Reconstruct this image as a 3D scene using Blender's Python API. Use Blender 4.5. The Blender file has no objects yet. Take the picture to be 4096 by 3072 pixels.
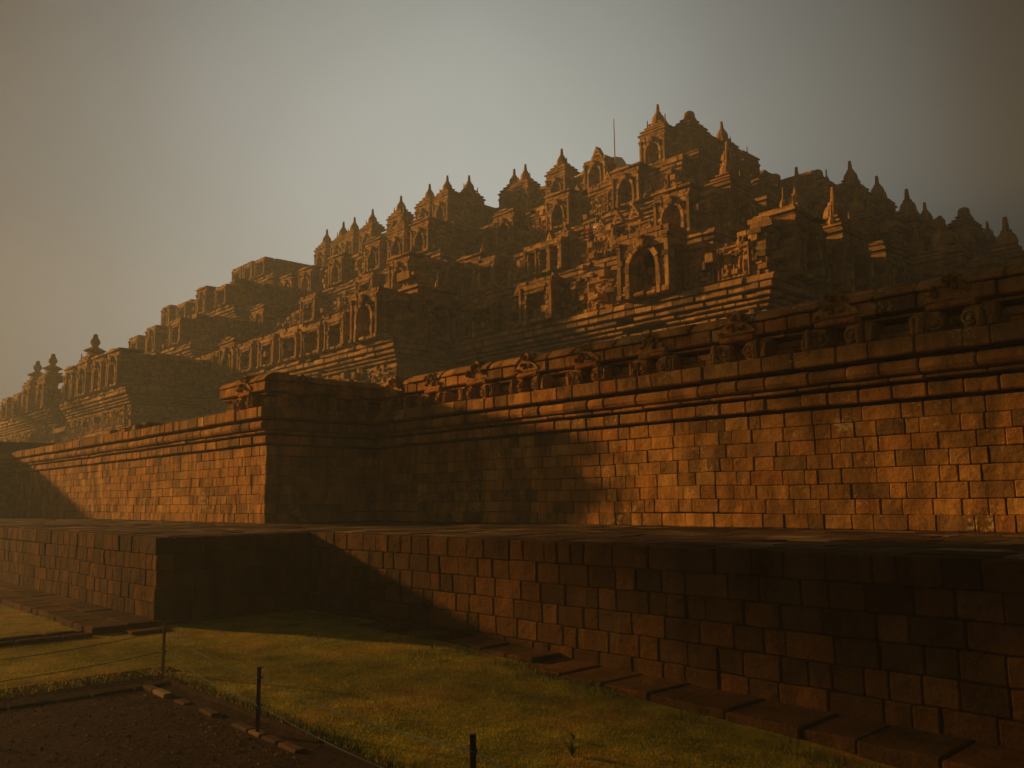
import bpy, bmesh, math, random
import numpy as np
from mathutils import Vector, Matrix, noise

sc = bpy.context.scene
R = math.radians
rng = random.Random(11)

# ------------------------------------------------------------------ camera
cam_d = bpy.data.cameras.new('camera'); cam = bpy.data.objects.new('camera', cam_d)
sc.collection.objects.link(cam); sc.camera = cam
_y, _p, _r = R(-47.2), R(7.7), R(-0.65)
F_ = Vector((math.sin(_y)*math.cos(_p), math.cos(_y)*math.cos(_p), math.sin(_p)))
Rt = Vector((math.cos(_y), -math.sin(_y), 0)); Up = Rt.cross(F_)
Rt2 = math.cos(_r)*Rt + math.sin(_r)*Up; Up2 = -math.sin(_r)*Rt + math.cos(_r)*Up
M = Matrix((Rt2, Up2, -F_)).transposed().to_4x4(); M.translation = (0, 0, 1.75)
cam.matrix_world = M
cam_d.sensor_width = 36; cam_d.lens = 3400/4096*36; cam_d.clip_end = 3000; cam_d.clip_start = .05

# ------------------------------------------------------------------ light
SUN = Vector((1.0, .42, -.255)).normalized()
sd = bpy.data.lights.new('sun', 'SUN'); so = bpy.data.objects.new('sun', sd); sc.collection.objects.link(so)
so.rotation_euler = SUN.to_track_quat('-Z', 'Y').to_euler()
sd.energy = 5.0; sd.angle = R(2.4); sd.color = (1.0, .46, .12)
elev = math.asin(-SUN.z)
w = bpy.data.worlds.new('World'); sc.world = w; w.use_nodes = True
nt = w.node_tree; nt.nodes.clear(); N = nt.nodes.new; L = nt.links.new
sky = N('ShaderNodeTexSky'); sky.sky_type = 'NISHITA'; sky.sun_disc = False
sky.sun_elevation = elev; sky.sun_rotation = math.atan2(-SUN.x, -SUN.y); sky.dust_density = 6; sky.air_density = 1.5
hsv = N('ShaderNodeHueSaturation'); hsv.inputs['Saturation'].default_value = .1; L(sky.outputs[0], hsv.inputs['Color'])
tc = N('ShaderNodeTexCoord'); nrm = N('ShaderNodeVectorMath'); nrm.operation = 'NORMALIZE'; L(tc.outputs['Generated'], nrm.inputs[0])
dot = N('ShaderNodeVectorMath'); dot.operation = 'DOT_PRODUCT'; L(nrm.outputs[0], dot.inputs[0])
GLOW = Vector((-.749, .614, .275)).normalized(); dot.inputs[1].default_value = GLOW
wn = N('ShaderNodeTexNoise'); wn.inputs['Scale'].default_value = 2.2; wn.inputs['Detail'].default_value = 3; L(nrm.outputs[0], wn.inputs['Vector'])
wa = N('ShaderNodeMath'); wa.operation = 'MULTIPLY_ADD'; L(wn.outputs['Fac'], wa.inputs[0]); wa.inputs[1].default_value = .035; L(dot.outputs['Value'], wa.inputs[2])
mt = N('ShaderNodeMapRange'); mt.inputs['From Min'].default_value = .825; mt.inputs['From Max'].default_value = 1.025; L(wa.outputs[0], mt.inputs['Value'])
mr = N('ShaderNodeValToRGB'); mr.color_ramp.interpolation = 'B_SPLINE'; L(mt.outputs[0], mr.inputs[0])
for i_, (p_, v_) in enumerate(((0, .008), (.2, .025), (.38, .075), (.6, .14), (.8, .25), (.93, .35), (1, .43))):
    e_ = mr.color_ramp.elements[i_] if i_ < 2 else mr.color_ramp.elements.new(p_)
    e_.position = p_; e_.color = (v_, v_, v_, 1)
cr = N('ShaderNodeMix'); cr.data_type = 'RGBA'; cr.blend_type = 'MIX'
cr.inputs['A'].default_value = (.52, .82, 1.0, 1); cr.inputs['B'].default_value = (.92, 1.0, .94, 1)
mz = N('ShaderNodeMapRange'); mz.inputs['From Min'].default_value = .6; mz.inputs['From Max'].default_value = .98
L(dot.outputs['Value'], mz.inputs['Value']); L(mz.outputs[0], cr.inputs['Factor'])
mul = N('ShaderNodeVectorMath'); mul.operation = 'SCALE'; L(cr.outputs['Result'], mul.inputs[0]); L(mr.outputs[0], mul.inputs['Scale'])
bg1 = N('ShaderNodeBackground'); bg1.inputs['Strength'].default_value = .005; L(hsv.outputs[0], bg1.inputs['Color'])
bg2 = N('ShaderNodeBackground'); bg2.inputs['Strength'].default_value = 1.0; L(mul.outputs[0], bg2.inputs['Color'])
ad = N('ShaderNodeAddShader'); L(bg1.outputs[0], ad.inputs[0]); L(bg2.outputs[0], ad.inputs[1])
wo = N('ShaderNodeOutputWorld'); L(ad.outputs[0], wo.inputs['Surface'])
sc.view_settings.view_transform = 'Standard'; sc.view_settings.look = 'None'
sc.view_settings.exposure = 0.36; sc.view_settings.gamma = 1.0; sc.view_settings.use_curve_mapping = False
sc.cycles.max_bounces = 5; sc.cycles.diffuse_bounces = 3; sc.cycles.volume_bounces = 0
sc.cycles.volume_step_rate = 4; sc.cycles.use_denoising = True

# ------------------------------------------------------------------ materials
def mat(name, ramp, rough=.9, bump=.4, bscale=25, stain=.5, spots=0, spotcol=(.5, .40, .17, 1), island=True, nscale=3.0, spec=.04, moss=0):
    m = bpy.data.materials.new(name); m.use_nodes = True
    t = m.node_tree; t.nodes.clear(); n = t.nodes.new; l = t.links.new
    out = n('ShaderNodeOutputMaterial'); b = n('ShaderNodeBsdfPrincipled'); l(b.outputs[0], out.inputs[0])
    b.inputs['Roughness'].default_value = rough; b.inputs['Specular IOR Level'].default_value = spec
    geo = n('ShaderNodeNewGeometry'); pos = geo.outputs['Position']
    r = n('ShaderNodeValToRGB')
    while len(r.color_ramp.elements) > 1: r.color_ramp.elements.remove(r.color_ramp.elements[0])
    for i, (p, c) in enumerate(ramp):
        e = r.color_ramp.elements[0] if i == 0 else r.color_ramp.elements.new(p)
        e.position = p; e.color = (*c, 1)
    if island: l(geo.outputs['Random Per Island'], r.inputs[0])
    else:
        n0 = n('ShaderNodeTexNoise'); n0.inputs['Scale'].default_value = nscale; n0.inputs['Detail'].default_value = 6
        l(pos, n0.inputs['Vector']); l(n0.outputs['Fac'], r.inputs[0])
    n1 = n('ShaderNodeTexNoise'); n1.inputs['Scale'].default_value = 2.2; n1.inputs['Detail'].default_value = 7; n1.inputs['Roughness'].default_value = .65
    mp = n('ShaderNodeVectorMath'); mp.operation = 'MULTIPLY'; mp.inputs[1].default_value = (1, 1, .38); l(pos, mp.inputs[0]); l(mp.outputs[0], n1.inputs['Vector'])
    m1 = n('ShaderNodeMapRange'); m1.inputs['From Min'].default_value = .3; m1.inputs['From Max'].default_value = .68
    m1.inputs['To Min'].default_value = 1-stain; m1.inputs['To Max'].default_value = 1+stain*.55; l(n1.outputs['Fac'], m1.inputs['Value'])
    mx = n('ShaderNodeVectorMath'); mx.operation = 'SCALE'; l(r.outputs[0], mx.inputs[0]); l(m1.outputs[0], mx.inputs['Scale'])
    n2 = n('ShaderNodeTexNoise'); n2.inputs['Scale'].default_value = bscale; n2.inputs['Detail'].default_value = 5; n2.inputs['Roughness'].default_value = .7
    l(pos, n2.inputs['Vector'])
    m2 = n('ShaderNodeMapRange'); m2.inputs['From Min'].default_value = .3; m2.inputs['From Max'].default_value = .7
    m2.inputs['To Min'].default_value = .72; m2.inputs['To Max'].default_value = 1.25; l(n2.outputs['Fac'], m2.inputs['Value'])
    mx2 = n('ShaderNodeVectorMath'); mx2.operation = 'SCALE'; l(mx.outputs[0], mx2.inputs[0]); l(m2.outputs[0], mx2.inputs['Scale'])
    col = mx2.outputs[0]
    if spots:
        n3 = n('ShaderNodeTexNoise'); n3.inputs['Scale'].default_value = 17; n3.inputs['Detail'].default_value = 7; n3.inputs['Roughness'].default_value = .7
        n4 = n('ShaderNodeTexNoise'); n4.inputs['Scale'].default_value = 1.7; n4.inputs['Detail'].default_value = 3
        l(pos, n3.inputs['Vector']); l(pos, n4.inputs['Vector'])
        a = n('ShaderNodeMath'); a.operation = 'MULTIPLY'; l(n3.outputs['Fac'], a.inputs[0]); l(n4.outputs['Fac'], a.inputs[1])
        m3 = n('ShaderNodeMapRange'); m3.inputs['From Min'].default_value = .335; m3.inputs['From Max'].default_value = .40
        m3.inputs['To Max'].default_value = spots; l(a.outputs[0], m3.inputs['Value'])
        mm = n('ShaderNodeMix'); mm.data_type = 'RGBA'; mm.inputs['B'].default_value = spotcol
        l(m3.outputs[0], mm.inputs['Factor']); l(col, mm.inputs['A']); col = mm.outputs['Result']
    if moss:
        n5 = n('ShaderNodeTexNoise'); n5.inputs['Scale'].default_value = 1.1; n5.inputs['Detail'].default_value = 9; n5.inputs['Roughness'].default_value = .72
        mo = n('ShaderNodeVectorMath'); mo.operation = 'MULTIPLY_ADD'; mo.inputs[1].default_value = (1, 1, .6); mo.inputs[2].default_value = (31, 7, 3); l(pos, mo.inputs[0]); l(mo.outputs[0], n5.inputs['Vector'])
        m5 = n('ShaderNodeMapRange'); m5.inputs['From Min'].default_value = .54; m5.inputs['From Max'].default_value = .66; m5.inputs['To Max'].default_value = moss; l(n5.outputs['Fac'], m5.inputs['Value'])
        mq = n('ShaderNodeMix'); mq.data_type = 'RGBA'; mq.inputs['B'].default_value = (.062, .056, .028, 1)
        l(m5.outputs[0], mq.inputs['Factor']); l(col, mq.inputs['A']); col = mq.outputs['Result']
    l(col, b.inputs['Base Color'])
    if bump:
        bp = n('ShaderNodeBump'); bp.inputs['Strength'].default_value = bump; bp.inputs['Distance'].default_value = .03
        v = n('ShaderNodeTexNoise'); v.inputs['Scale'].default_value = bscale*.22; v.inputs['Detail'].default_value = 3; l(pos, v.inputs['Vector'])
        sm = n('ShaderNodeMath'); sm.operation = 'MULTIPLY_ADD'; l(v.outputs['Fac'], sm.inputs[0]); sm.inputs[1].default_value = 2.0
        l(n2.outputs['Fac'], sm.inputs[2]); l(sm.outputs[0], bp.inputs['Height']); l(bp.outputs[0], b.inputs['Normal'])
    return m

wall_ramp = [(0, (0.181, 0.107, 0.035)), (.15, (0.267, 0.147, 0.043)), (.4, (0.327, 0.171, 0.044)), (.6, (0.375, 0.186, 0.044)), (.8, (0.411, 0.225, 0.059)), (.92, (0.363, 0.156, 0.037)), (1, (0.459, 0.284, 0.080))]
temple_ramp = [(0, (0.141, 0.094, 0.037)), (.2, (0.242, 0.155, 0.061)), (.5, (0.332, 0.198, 0.074)), (.8, (0.396, 0.242, 0.091)), (1, (0.485, 0.319, 0.121))]
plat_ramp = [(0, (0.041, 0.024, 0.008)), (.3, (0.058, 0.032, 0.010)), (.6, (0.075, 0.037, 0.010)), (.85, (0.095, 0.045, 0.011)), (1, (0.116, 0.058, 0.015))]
M_wall = mat('weathered_andesite', wall_ramp, spots=.75, bump=.55, bscale=28, stain=.68, moss=.62)
M_temple = mat('carved_andesite', temple_ramp, moss=.5, bump=.6, bscale=12, stain=.55)
M_plat = mat('dark_platform_stone', plat_ramp, moss=.5, bump=.6, bscale=30, stain=.5)  # platform stone, darker throughout than the wall ramp
M_pave = mat('paving_stone', [(0, (.05, .032, .018)), (.6, (.085, .055, .03)), (.85, (.13, .09, .045)), (1, (.26, .19, .09))], bump=.3)
M_core = mat('crevice_niche_shade', [(0, (.04, .03, .02)), (1, (.07, .05, .035))], island=False, bump=0)  # dark core behind the joints; also paints shade on niche backs
M_pale = mat('pale_stupa_stone', [(0, (.3, .27, .2)), (1, (.4, .36, .27))], island=True, bump=.3)
M_lawn = mat('lawn_soil', [(.3, (.13, .14, .012)), (.5, (.19, .17, .015)), (.62, (.24, .16, .02)), (.75, (.27, .14, .025))], island=False, nscale=1.3, bump=.3)
M_path = mat('dark_path_grit', [(.3, (.018, .010, .005)), (.6, (.028, .016, .008)), (.8, (.05, .03, .015))], island=False, nscale=14, bump=.6, bscale=60)
M_ground = mat('grassy_ground', [(.3, (.05, .045, .015)), (.7, (.1, .085, .025))], island=False, nscale=.7, bump=.2)
M_iron = mat('dark_post_iron', [(0, (.03, .028, .025)), (1, (.05, .04, .03))], rough=.6, bump=.1, bscale=80)
M_rope = mat('blue_rope', [(0, (.03, .08, .12)), (1, (.03, .09, .14))], rough=.7, bump=0)
M_metal = mat('rod_metal', [(0, (.35, .3, .2)), (1, (.35, .3, .2))], rough=.4, bump=0)
M_grass = mat('grass_blades', [(0, (.15, .17, .012)), (.4, (.21, .21, .015)), (.75, (.27, .22, .02)), (1, (.32, .19, .025))], rough=.8, bump=0, stain=.5)
t_ = M_grass.node_tree; tb = t_.nodes.new('ShaderNodeBsdfTranslucent'); mxs = t_.nodes.new('ShaderNodeMixShader'); pb = next(q for q in t_.nodes if q.type == 'BSDF_PRINCIPLED')
t_.links.new(pb.inputs['Base Color'].links[0].from_socket, tb.inputs['Color']); mxs.inputs[0].default_value = .6
t_.links.new(pb.outputs[0], mxs.inputs[1]); t_.links.new(tb.outputs[0], mxs.inputs[2]); t_.links.new(mxs.outputs[0], next(q for q in t_.nodes if q.type == 'OUTPUT_MATERIAL').inputs['Surface'])
M_weed = mat('weed_green', [(0, (.06, .11, .02)), (1, (.12, .17, .03))], rough=.7, bump=0)
M_leaf = mat('tree_leaves', [(0, (.035, .06, .015)), (1, (.09, .11, .03))], rough=.7, bump=0)
M_dry = mat('dry_leaves', [(0, (.12, .07, .02)), (1, (.35, .26, .08))], rough=.8, bump=0)
M_bark = mat('bark', [(0, (.06, .045, .03)), (1, (.09, .07, .05))], island=False)
def plain(name, c, rough=.8):
    return mat(name, [(0, c), (1, c)], rough=rough, bump=0, stain=.15)
M_skin = plain('skin', (.32, .19, .12)); M_white = plain('white_cotton', (.5, .48, .42)); M_red = plain('red_cloth', (.3, .04, .03))
M_hair = plain('black_hair', (.02, .018, .015)); M_trou = plain('dark_trousers', (.06, .06, .07)); M_orange = plain('orange_petals', (.7, .18, .04))

# ------------------------------------------------------------------ object helpers
def tag(o, label=None, cat=None, group=None, kind=None):
    if label: o['label'] = label
    if cat: o['category'] = cat
    if group: o['group'] = group
    if kind: o['kind'] = kind
    return o
def empty(name, loc, rz=0, **k):
    o = bpy.data.objects.new(name, None); sc.collection.objects.link(o)
    o.location = loc; o.rotation_euler = (0, 0, rz); o.empty_display_size = .3
    return tag(o, **k)
def link(name, me, parent=None, **k):
    o = bpy.data.objects.new(name, me); sc.collection.objects.link(o)
    if parent: o.parent = parent
    return tag(o, **k)
def copy_tree(o, parent=None):
    c = o.copy(); sc.collection.objects.link(c); c.parent = parent
    for ch in list(o.children): copy_tree(ch, c)
    return c

class MB:
    def __init__(s): s.v = []; s.f = []
    def add(s, vs, fs):
        b = len(s.v); s.v.extend(vs); s.f.extend([tuple(i+b for i in f) for f in fs])
    def mesh(s, name, m, smooth=False):
        me = bpy.data.meshes.new(name); me.from_pydata(s.v, [], s.f); me.materials.append(m)
        if smooth: me.polygons.foreach_set('use_smooth', [True]*len(me.polygons))
        me.update(); return me
    def obj(s, name, m, parent=None, smooth=False, **k):
        return link(name, s.mesh(name, m, smooth), parent, **k)

# a frame: origin o, along u, outward n  (u x z = n)
LIT = (Vector((1, 0, 0)), Vector((0, -1, 0)))
DRK = (Vector((0, 1, 0)), Vector((1, 0, 0)))
def nz(p, s, a): return noise.noise(Vector((p[0]*s, p[1]*s, p[2]*s)))*a

def loft(mb, fr, o, u0, u1, sec, ch=.02, nu=1, rough=0.0, rs=4.0, sag=None):
    """one stone: section sec [(z,out)...] (front bottom -> top -> back) lofted along u with softened ends"""
    U, Nn = fr; n = len(sec); outs = [q[1] for q in sec]; mo = max(outs); mi = min(outs)
    zs = [q[0] for q in sec]; zc = (max(zs)+min(zs))/2
    cu = min(ch, (u1-u0)*.3)
    st = [(u0, 1), (u0+cu, 0)] + [(u0+cu+(u1-u0-2*cu)*k/nu, 0) for k in range(1, nu)] + [(u1-cu, 0), (u1, 1)]
    vs = []
    for (u, e) in st:
        for (z, q) in sec:
            qq = q; zz = z
            if e:
                if q > mi+.01: qq = q-ch
                zz = z+(zc-z)*min(.25, ch/(max(zs)-min(zs)+1e-6))
            p = [o[0]+U.x*u+Nn.x*qq, o[1]+U.y*u+Nn.y*qq, zz]
            if rough and q > mi+.01:
                d = nz(p, rs, rough)+nz(p, rs*3.1, rough*.5)
                p[0] += Nn.x*d; p[1] += Nn.y*d; p[2] += nz((p[1], p[2], p[0]), rs, rough*.5)
            vs.append(tuple(p))
    fs = []
    S = len(st)
    for i in range(S-1):
        for j in range(n):
            k = (j+1) % n
            fs.append((i*n+j, (i+1)*n+j, (i+1)*n+k, i*n+k))
    fs.append(tuple(range(n))); fs.append(tuple((S-1)*n+j for j in range(n-1, -1, -1)))
    mb.add(vs, fs)

def sec_block(z0, z1, out, depth, ch=.015, nf=0):
    s = [(z0, out-ch), (z0+ch, out)] + [(z0+ch+(z1-z0-2*ch)*k/(nf+1), out) for k in range(1, nf+1)] + [(z1-ch, out), (z1, out-ch), (z1, out-depth), (z0, out-depth)]
    return s
def sec_torus(z0, z1, o0, o1, depth, n=5):
    s = []
    for k in range(n+1):
        a = math.pi*k/n; s.append((z0+(z1-z0)*(1-math.cos(a))/2, o0+(o1-o0)*math.sin(a)))
    return s+[(z1, o0-depth), (z0, o0-depth)]
def sec_slope(z0, z1, o0, o1, depth, n=3):
    s = [(z0, o0-.01)]
    for k in range(n+1):
        t = k/n; s.append((z0+.02+(z1-z0-.02)*math.sin(t*math.pi/2)**1.1, o0+(o1-o0)*t**1.4))
    return s+[(z1, o1-depth), (z0, o1-depth)]

def course(mb, fr, o, u0, u1, z0, z1, out, kind='block', lo=.3, hi=.55, depth=.28, jo=.012, gap=.008, nu=1, rough=0., nf=0, ch=.018, skip=0, o1=None, rnd=rng, cut=None, sag=0):
    u = u0
    while u < u1-.02:
        l = rnd.uniform(lo, hi)
        if u+l > u1-lo*.5: l = u1-u
        e = min(u+l, u1)
        a = out+rnd.gauss(0, jo); sg = sag*noise.noise(Vector(((u+e)*.22, z0*.35, o[0]+o[1]))); za = z0+rnd.uniform(0, gap)+sg; zb = z1-rnd.uniform(0, gap)+sg
        miss = rnd.random() < skip
        if cut and not miss:
            top = cut((u+e)/2)
            if zb > top+.12: miss = True
        if not miss:
            if kind == 'block': s = sec_block(za, zb, a, depth, min(ch, (z1-z0)*.25), nf)
            elif kind == 'torus': s = sec_torus(za, zb, a, a+(o1-out), depth)
            else: s = sec_slope(za, zb, a, a+(o1-out), depth)
            loft(mb, fr, o, u+gap*rnd.uniform(.2, 1), e-gap*rnd.uniform(.2, 1), s, ch, nu, rough)
        u = e

def prism(mb, poly, z0, z1):
    n = len(poly); vs = [(x, y, z0) for x, y in poly]+[(x, y, z1) for x, y in poly]
    fs = [(i, (i+1) % n, n+(i+1) % n, n+i) for i in range(n)]+[tuple(range(n, 2*n)), tuple(range(n-1, -1, -1))]
    mb.add(vs, fs)
def box(mb, x0, x1, y0, y1, z0, z1):
    prism(mb, [(x0, y0), (x1, y0), (x1, y1), (x0, y1)], z0, z1)
def lathe(mb, prof, seg=12, c=(0, 0, 0), rot=0):
    vs = []; fs = []
    for r, z in prof:
        for k in range(seg):
            a = 2*math.pi*k/seg+rot; vs.append((c[0]+r*math.cos(a), c[1]+r*math.sin(a), c[2]+z))
    for i in range(len(prof)-1):
        for k in range(seg):
            j = (k+1) % seg; fs.append((i*seg+k, i*seg+j, (i+1)*seg+j, (i+1)*seg+k))
    fs.append(tuple(range(seg-1, -1, -1))); fs.append(tuple((len(prof)-1)*seg+k for k in range(seg)))
    mb.add(vs, fs)

# ------------------------------------------------------------------ the setting: ground, path, lawn
def sheet(name, m, x0, x1, y0, y1, nx, ny, zf, parent=None, **k):
    vs = []; fs = []
    for j in range(ny+1):
        for i in range(nx+1):
            x = x0+(x1-x0)*i/nx; y = y0+(y1-y0)*j/ny; vs.append((x, y, zf(x, y)))
    for j in range(ny):
        for i in range(nx):
            a = j*(nx+1)+i; fs.append((a, a+1, a+nx+2, a+nx+1))
    mb = MB(); mb.v = vs; mb.f = fs
    return mb.obj(name, m, parent, smooth=True, **k)
def lawn_z(x, y):
    z = .0 if x < -9 else -.26*min(1, (x+9)/6.5)**1.2 if x < -2.5 else -.26
    z *= min(1, max(0, (y-3)/3))
    z += .018*noise.noise(Vector((x*.9, y*.9, 0)))+.008*noise.noise(Vector((x*3, y*3, 4)))
    if y < 3.45 and x > -9.2: z -= .0
    return z
def path_z(x, y): return -.07+.012*noise.noise(Vector((x*1.4, y*1.4, 7)))+.004*noise.noise(Vector((x*9, y*9, 7)))
sheet('ground', M_ground, -205, 205, -205, 205, 8, 8, lambda x, y: -.5, kind='structure', label='flat grassy ground around the temple')
sheet('path', M_path, -9.3, 14, -8, 3.7, 120, 70, path_z, kind='structure', label='dark gritty path in the bottom left corner')
PATHX, PATHY = -9.12, 3.47
def lawn_edge(mb, x0, x1, y0, y1, nx, ny):
    b = len(mb.v)
    for j in range(ny+1):
        for i in range(nx+1):
            x = x0+(x1-x0)*i/nx; y = y0+(y1-y0)*j/ny
            z = lawn_z(x, y)
            if (y1 <= PATHY+.001 and i == nx) or (y0 >= PATHY-.001 and j == 0 and x > PATHX-.05): z = -.10
            mb.v.append((x, y, z))
    for j in range(ny):
        for i in range(nx):
            a = b+j*(nx+1)+i; mb.f.append((a, a+1, a+nx+2, a+nx+1))
mb = MB(); lawn_edge(mb, PATHX, 12, PATHY, 7.3, 190, 60); lawn_edge(mb, -70, PATHX, PATHY, 9.3, 140, 24); lawn_edge(mb, -70, PATHX, -25, PATHY, 140, 60)
_lm = mb.mesh('lawn', M_lawn, True); _lm.materials.append(M_path)
for p_ in _lm.polygons:
    if min(_lm.vertices[i_].co.z for i_ in p_.vertices) < -.095 and p_.center.y < 3.7 and p_.center.x > PATHX-.9: p_.material_index = 1
link('lawn', _lm, kind='structure', label='short mown lawn in front of the stone platform')

def blades(name, n, region, h, wd, m, seed, label, fall=None, **k):
    r = np.random.default_rng(seed); V = np.zeros((n*3, 3)); c = 0
    xs, ys = region(r, n)
    n = len(xs)
    V = np.zeros((n*3, 3)); z = np.array([lawn_z(a, b) for a, b in zip(xs, ys)])
    a = r.uniform(0, 2*np.pi, n); hh = h*r.uniform(.5, 1.3, n); ww = wd*r.uniform(.7, 1.3, n)
    lx = r.normal(0, .5, n)*hh; ly = r.normal(0, .5, n)*hh
    V[0::3] = np.c_[xs-np.cos(a)*ww, ys-np.sin(a)*ww, z-.004]
    V[1::3] = np.c_[xs+np.cos(a)*ww, ys+np.sin(a)*ww, z-.004]
    V[2::3] = np.c_[xs+lx, ys+ly, z+hh]
    me = bpy.data.meshes.new(name); me.vertices.add(n*3); me.vertices.foreach_set('co', V.ravel())
    me.loops.add(n*3); me.loops.foreach_set('vertex_index', np.arange(n*3)); me.polygons.add(n)
    me.polygons.foreach_set('loop_start', np.arange(0, n*3, 3)); me.polygons.foreach_set('loop_total', np.full(n, 3))
    me.update(); me.materials.append(m); return link(name, me, None, label=label, kind='stuff', **k)
def reg_lawn(r, n):
    # denser nearer to the camera, wherever the lawn is
    az = r.uniform(R(-84), R(-12), n); d = 2.9+r.uniform(0, 1, n)**1.5*19
    x = d*np.sin(az)*1.0; y = d*np.cos(az)
    ok = ((y > PATHY) | (x < PATHX)) & (y < np.where(x < -12.7, 3.75, 6.3+.0*x)) & (x < 3)
    ok |= (x > -12.6) & (x < -9.5) & (y > PATHY) & (y < 7.1)
    ok &= ~((x < -12.2) & (x > -12.65) & (y < 3.9))
    p = np.array([noise.noise(Vector((a*1.6, b*1.6, 3))) for a, b in zip(x, y)])
    ok &= (p > -.42) | (r.random(n) < .4)
    return x[ok], y[ok]
blades('grass', 330000, reg_lawn, .020, .0036, M_grass, 5, 'short yellow-green grass of the lawn', cat='grass')
def reg_edge(r, n):
    x = r.uniform(-13, -1, n); y = 6.52-.06*(x+9)-.02*x+r.normal(0, .1, n)
    p = np.array([noise.noise(Vector((a*1.1, 8, 3))) for a in x]); ok = p > -.05
    x2 = PATHX-np.abs(r.normal(0, .1, n)); y2 = r.uniform(0, 3.4, n); x3 = r.uniform(-9, -2, n); y3 = PATHY+np.abs(r.normal(0, .06, n))
    return np.r_[x[ok], x2[:n//5], x3[:n//3]], np.r_[y[ok], y2[:n//5], y3[:n//3]]
blades('tall_grass', 4200, reg_edge, .06, .0035, M_weed, 6, 'taller green grass blades along the wall foot and the path edge', cat='grass')

# kerb bricks along the path
rk = random.Random(3)
kt = empty('path_kerb', (PATHX, PATHY, -.06), label='narrow worn brick kerb edging the dark path at its corner', cat='kerb')
mb = MB(); u = -8.93
while u < 4:
    l = rk.uniform(.2, .42)
    if rk.random() < .8: loft(mb, LIT, (0, 3.23, 0), u, u+l-.02, sec_block(-.12, -.036-rk.uniform(0, .014), 0, .075, .01), .012, 2, .008, 9)
    u += l
u = -1.5
while u < 3.2:
    l = rk.uniform(.3, .6)
    if rk.random() < .8: loft(mb, DRK, (-8.93, 0, 0), u, u+l-.02, sec_block(-.12, -.040-rk.uniform(0, .015), 0, .05, .01), .012, 2, .006, 9)
    u += l
o = mb.obj('kerb_bricks', M_pave, kt); o.matrix_parent_inverse = Matrix.Translation(kt.location).inverted()

# fallen leaves and grit on the path
mb = MB(); rr = random.Random(9)
for i in range(1500):
    x = rr.uniform(-8.8, -2.5); y = 3.2-abs(rr.gauss(0, 1.0)); s = rr.uniform(.004, .014); z = path_z(x, y)+.006; a = rr.uniform(0, 6.28)
    c, q = math.cos(a)*s, math.sin(a)*s
    mb.add([(x-c, y-q, z), (x+q*.5, y-c*.5, z+rr.uniform(0, .006)), (x+c, y+q, z+rr.uniform(0, .01)), (x-q*.5, y+c*.5, z)], [(0, 1, 2, 3)])
mb.obj('leaf_litter', M_dry, label='small dry yellow leaves scattered on the dark path', cat='leaf litter', kind='stuff')

mb = MB()
for i in range(2600):
    x = rr.uniform(-8.8, -2.2); y = 3.18-rr.random()**1.4*2.6; q = rr.uniform(.004, .013)*(1.8 if rr.random() < .05 else 1); z = path_z(x, y)
    a = rr.uniform(0, 3.1); c, d = math.cos(a)*q, math.sin(a)*q
    mb.add([(x-c, y-d, z), (x+d, y-c, z), (x+c, y+d, z), (x-d, y+c, z), (x+rr.uniform(-.3, .3)*q, y, z+q*.8)], [(0, 1, 4), (1, 2, 4), (2, 3, 4), (3, 0, 4)])
mb.obj('gravel', M_pave, label='small stones scattered over the dark path', cat='gravel', kind='stuff')
# gutter of dark stones across the left lawn
g = empty('stone_gutter', (-12.45, 3, 0), label='low dark stone gutter edge crossing the lawn at the left', cat='gutter')
mb = MB()
for xx in (-12.30, -12.62):
    u = -6
    while u < 3.78:
        l = rk.uniform(.4, .8); loft(mb, DRK, (xx, 0, 0), u, min(u+l, 3.79)-.015, sec_block(-.12, .055+rk.uniform(-.01, .012), 0, .11, .015), .02, 2, .012, 5); u += l
o = mb.obj('gutter_stones', M_plat, g); o.matrix_parent_inverse = Matrix.Translation(g.location).inverted()

# ------------------------------------------------------------------ stone platform at the temple foot
PZ = 1.25
plat = empty('stone_platform', (-12.7, 7.2, 0), label='low dark block-stone platform with paved top round the temple foot', cat='platform')
PI_ = Matrix.Translation(plat.location).inverted()
def pt(mb, name, m, **k):
    o = mb.obj(name, m, plat, **k); o.matrix_parent_inverse = PI_; return o
mb = MB()
prism(mb, [(-60, .6), (-37, .6), (-37, 4.80), (-12.78, 4.80), (-12.78, 7.28), (2.82, 7.28), (2.82, 30), (-60, 30)], -.5, PZ-.035)
pt(mb, 'platform_core', M_core)
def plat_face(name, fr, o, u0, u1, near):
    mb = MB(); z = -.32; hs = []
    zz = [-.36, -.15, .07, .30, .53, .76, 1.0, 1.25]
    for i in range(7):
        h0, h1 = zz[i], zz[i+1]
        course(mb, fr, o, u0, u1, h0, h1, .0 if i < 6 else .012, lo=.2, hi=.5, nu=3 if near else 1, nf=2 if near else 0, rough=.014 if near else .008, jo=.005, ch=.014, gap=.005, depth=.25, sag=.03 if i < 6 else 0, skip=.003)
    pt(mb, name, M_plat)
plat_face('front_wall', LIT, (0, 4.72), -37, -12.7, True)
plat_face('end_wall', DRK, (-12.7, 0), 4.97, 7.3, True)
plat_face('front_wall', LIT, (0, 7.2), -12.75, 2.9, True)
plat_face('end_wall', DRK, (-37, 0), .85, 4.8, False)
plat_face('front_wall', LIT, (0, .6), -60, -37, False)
mb = MB()
def pave(x0, x1, y0, y1):
    y = y0
    while y < y1:
        d = rk.uniform(.35, .55); x = x0
        while x < x1:
            l = rk.uniform(.4, .8); h = rk.gauss(0, .004)
            box(mb, x+.006, min(x+l, x1)-.006, y+.006, min(y+d, y1)-.006, PZ-.08, PZ+.004+h); x += l
        y += d
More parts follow.
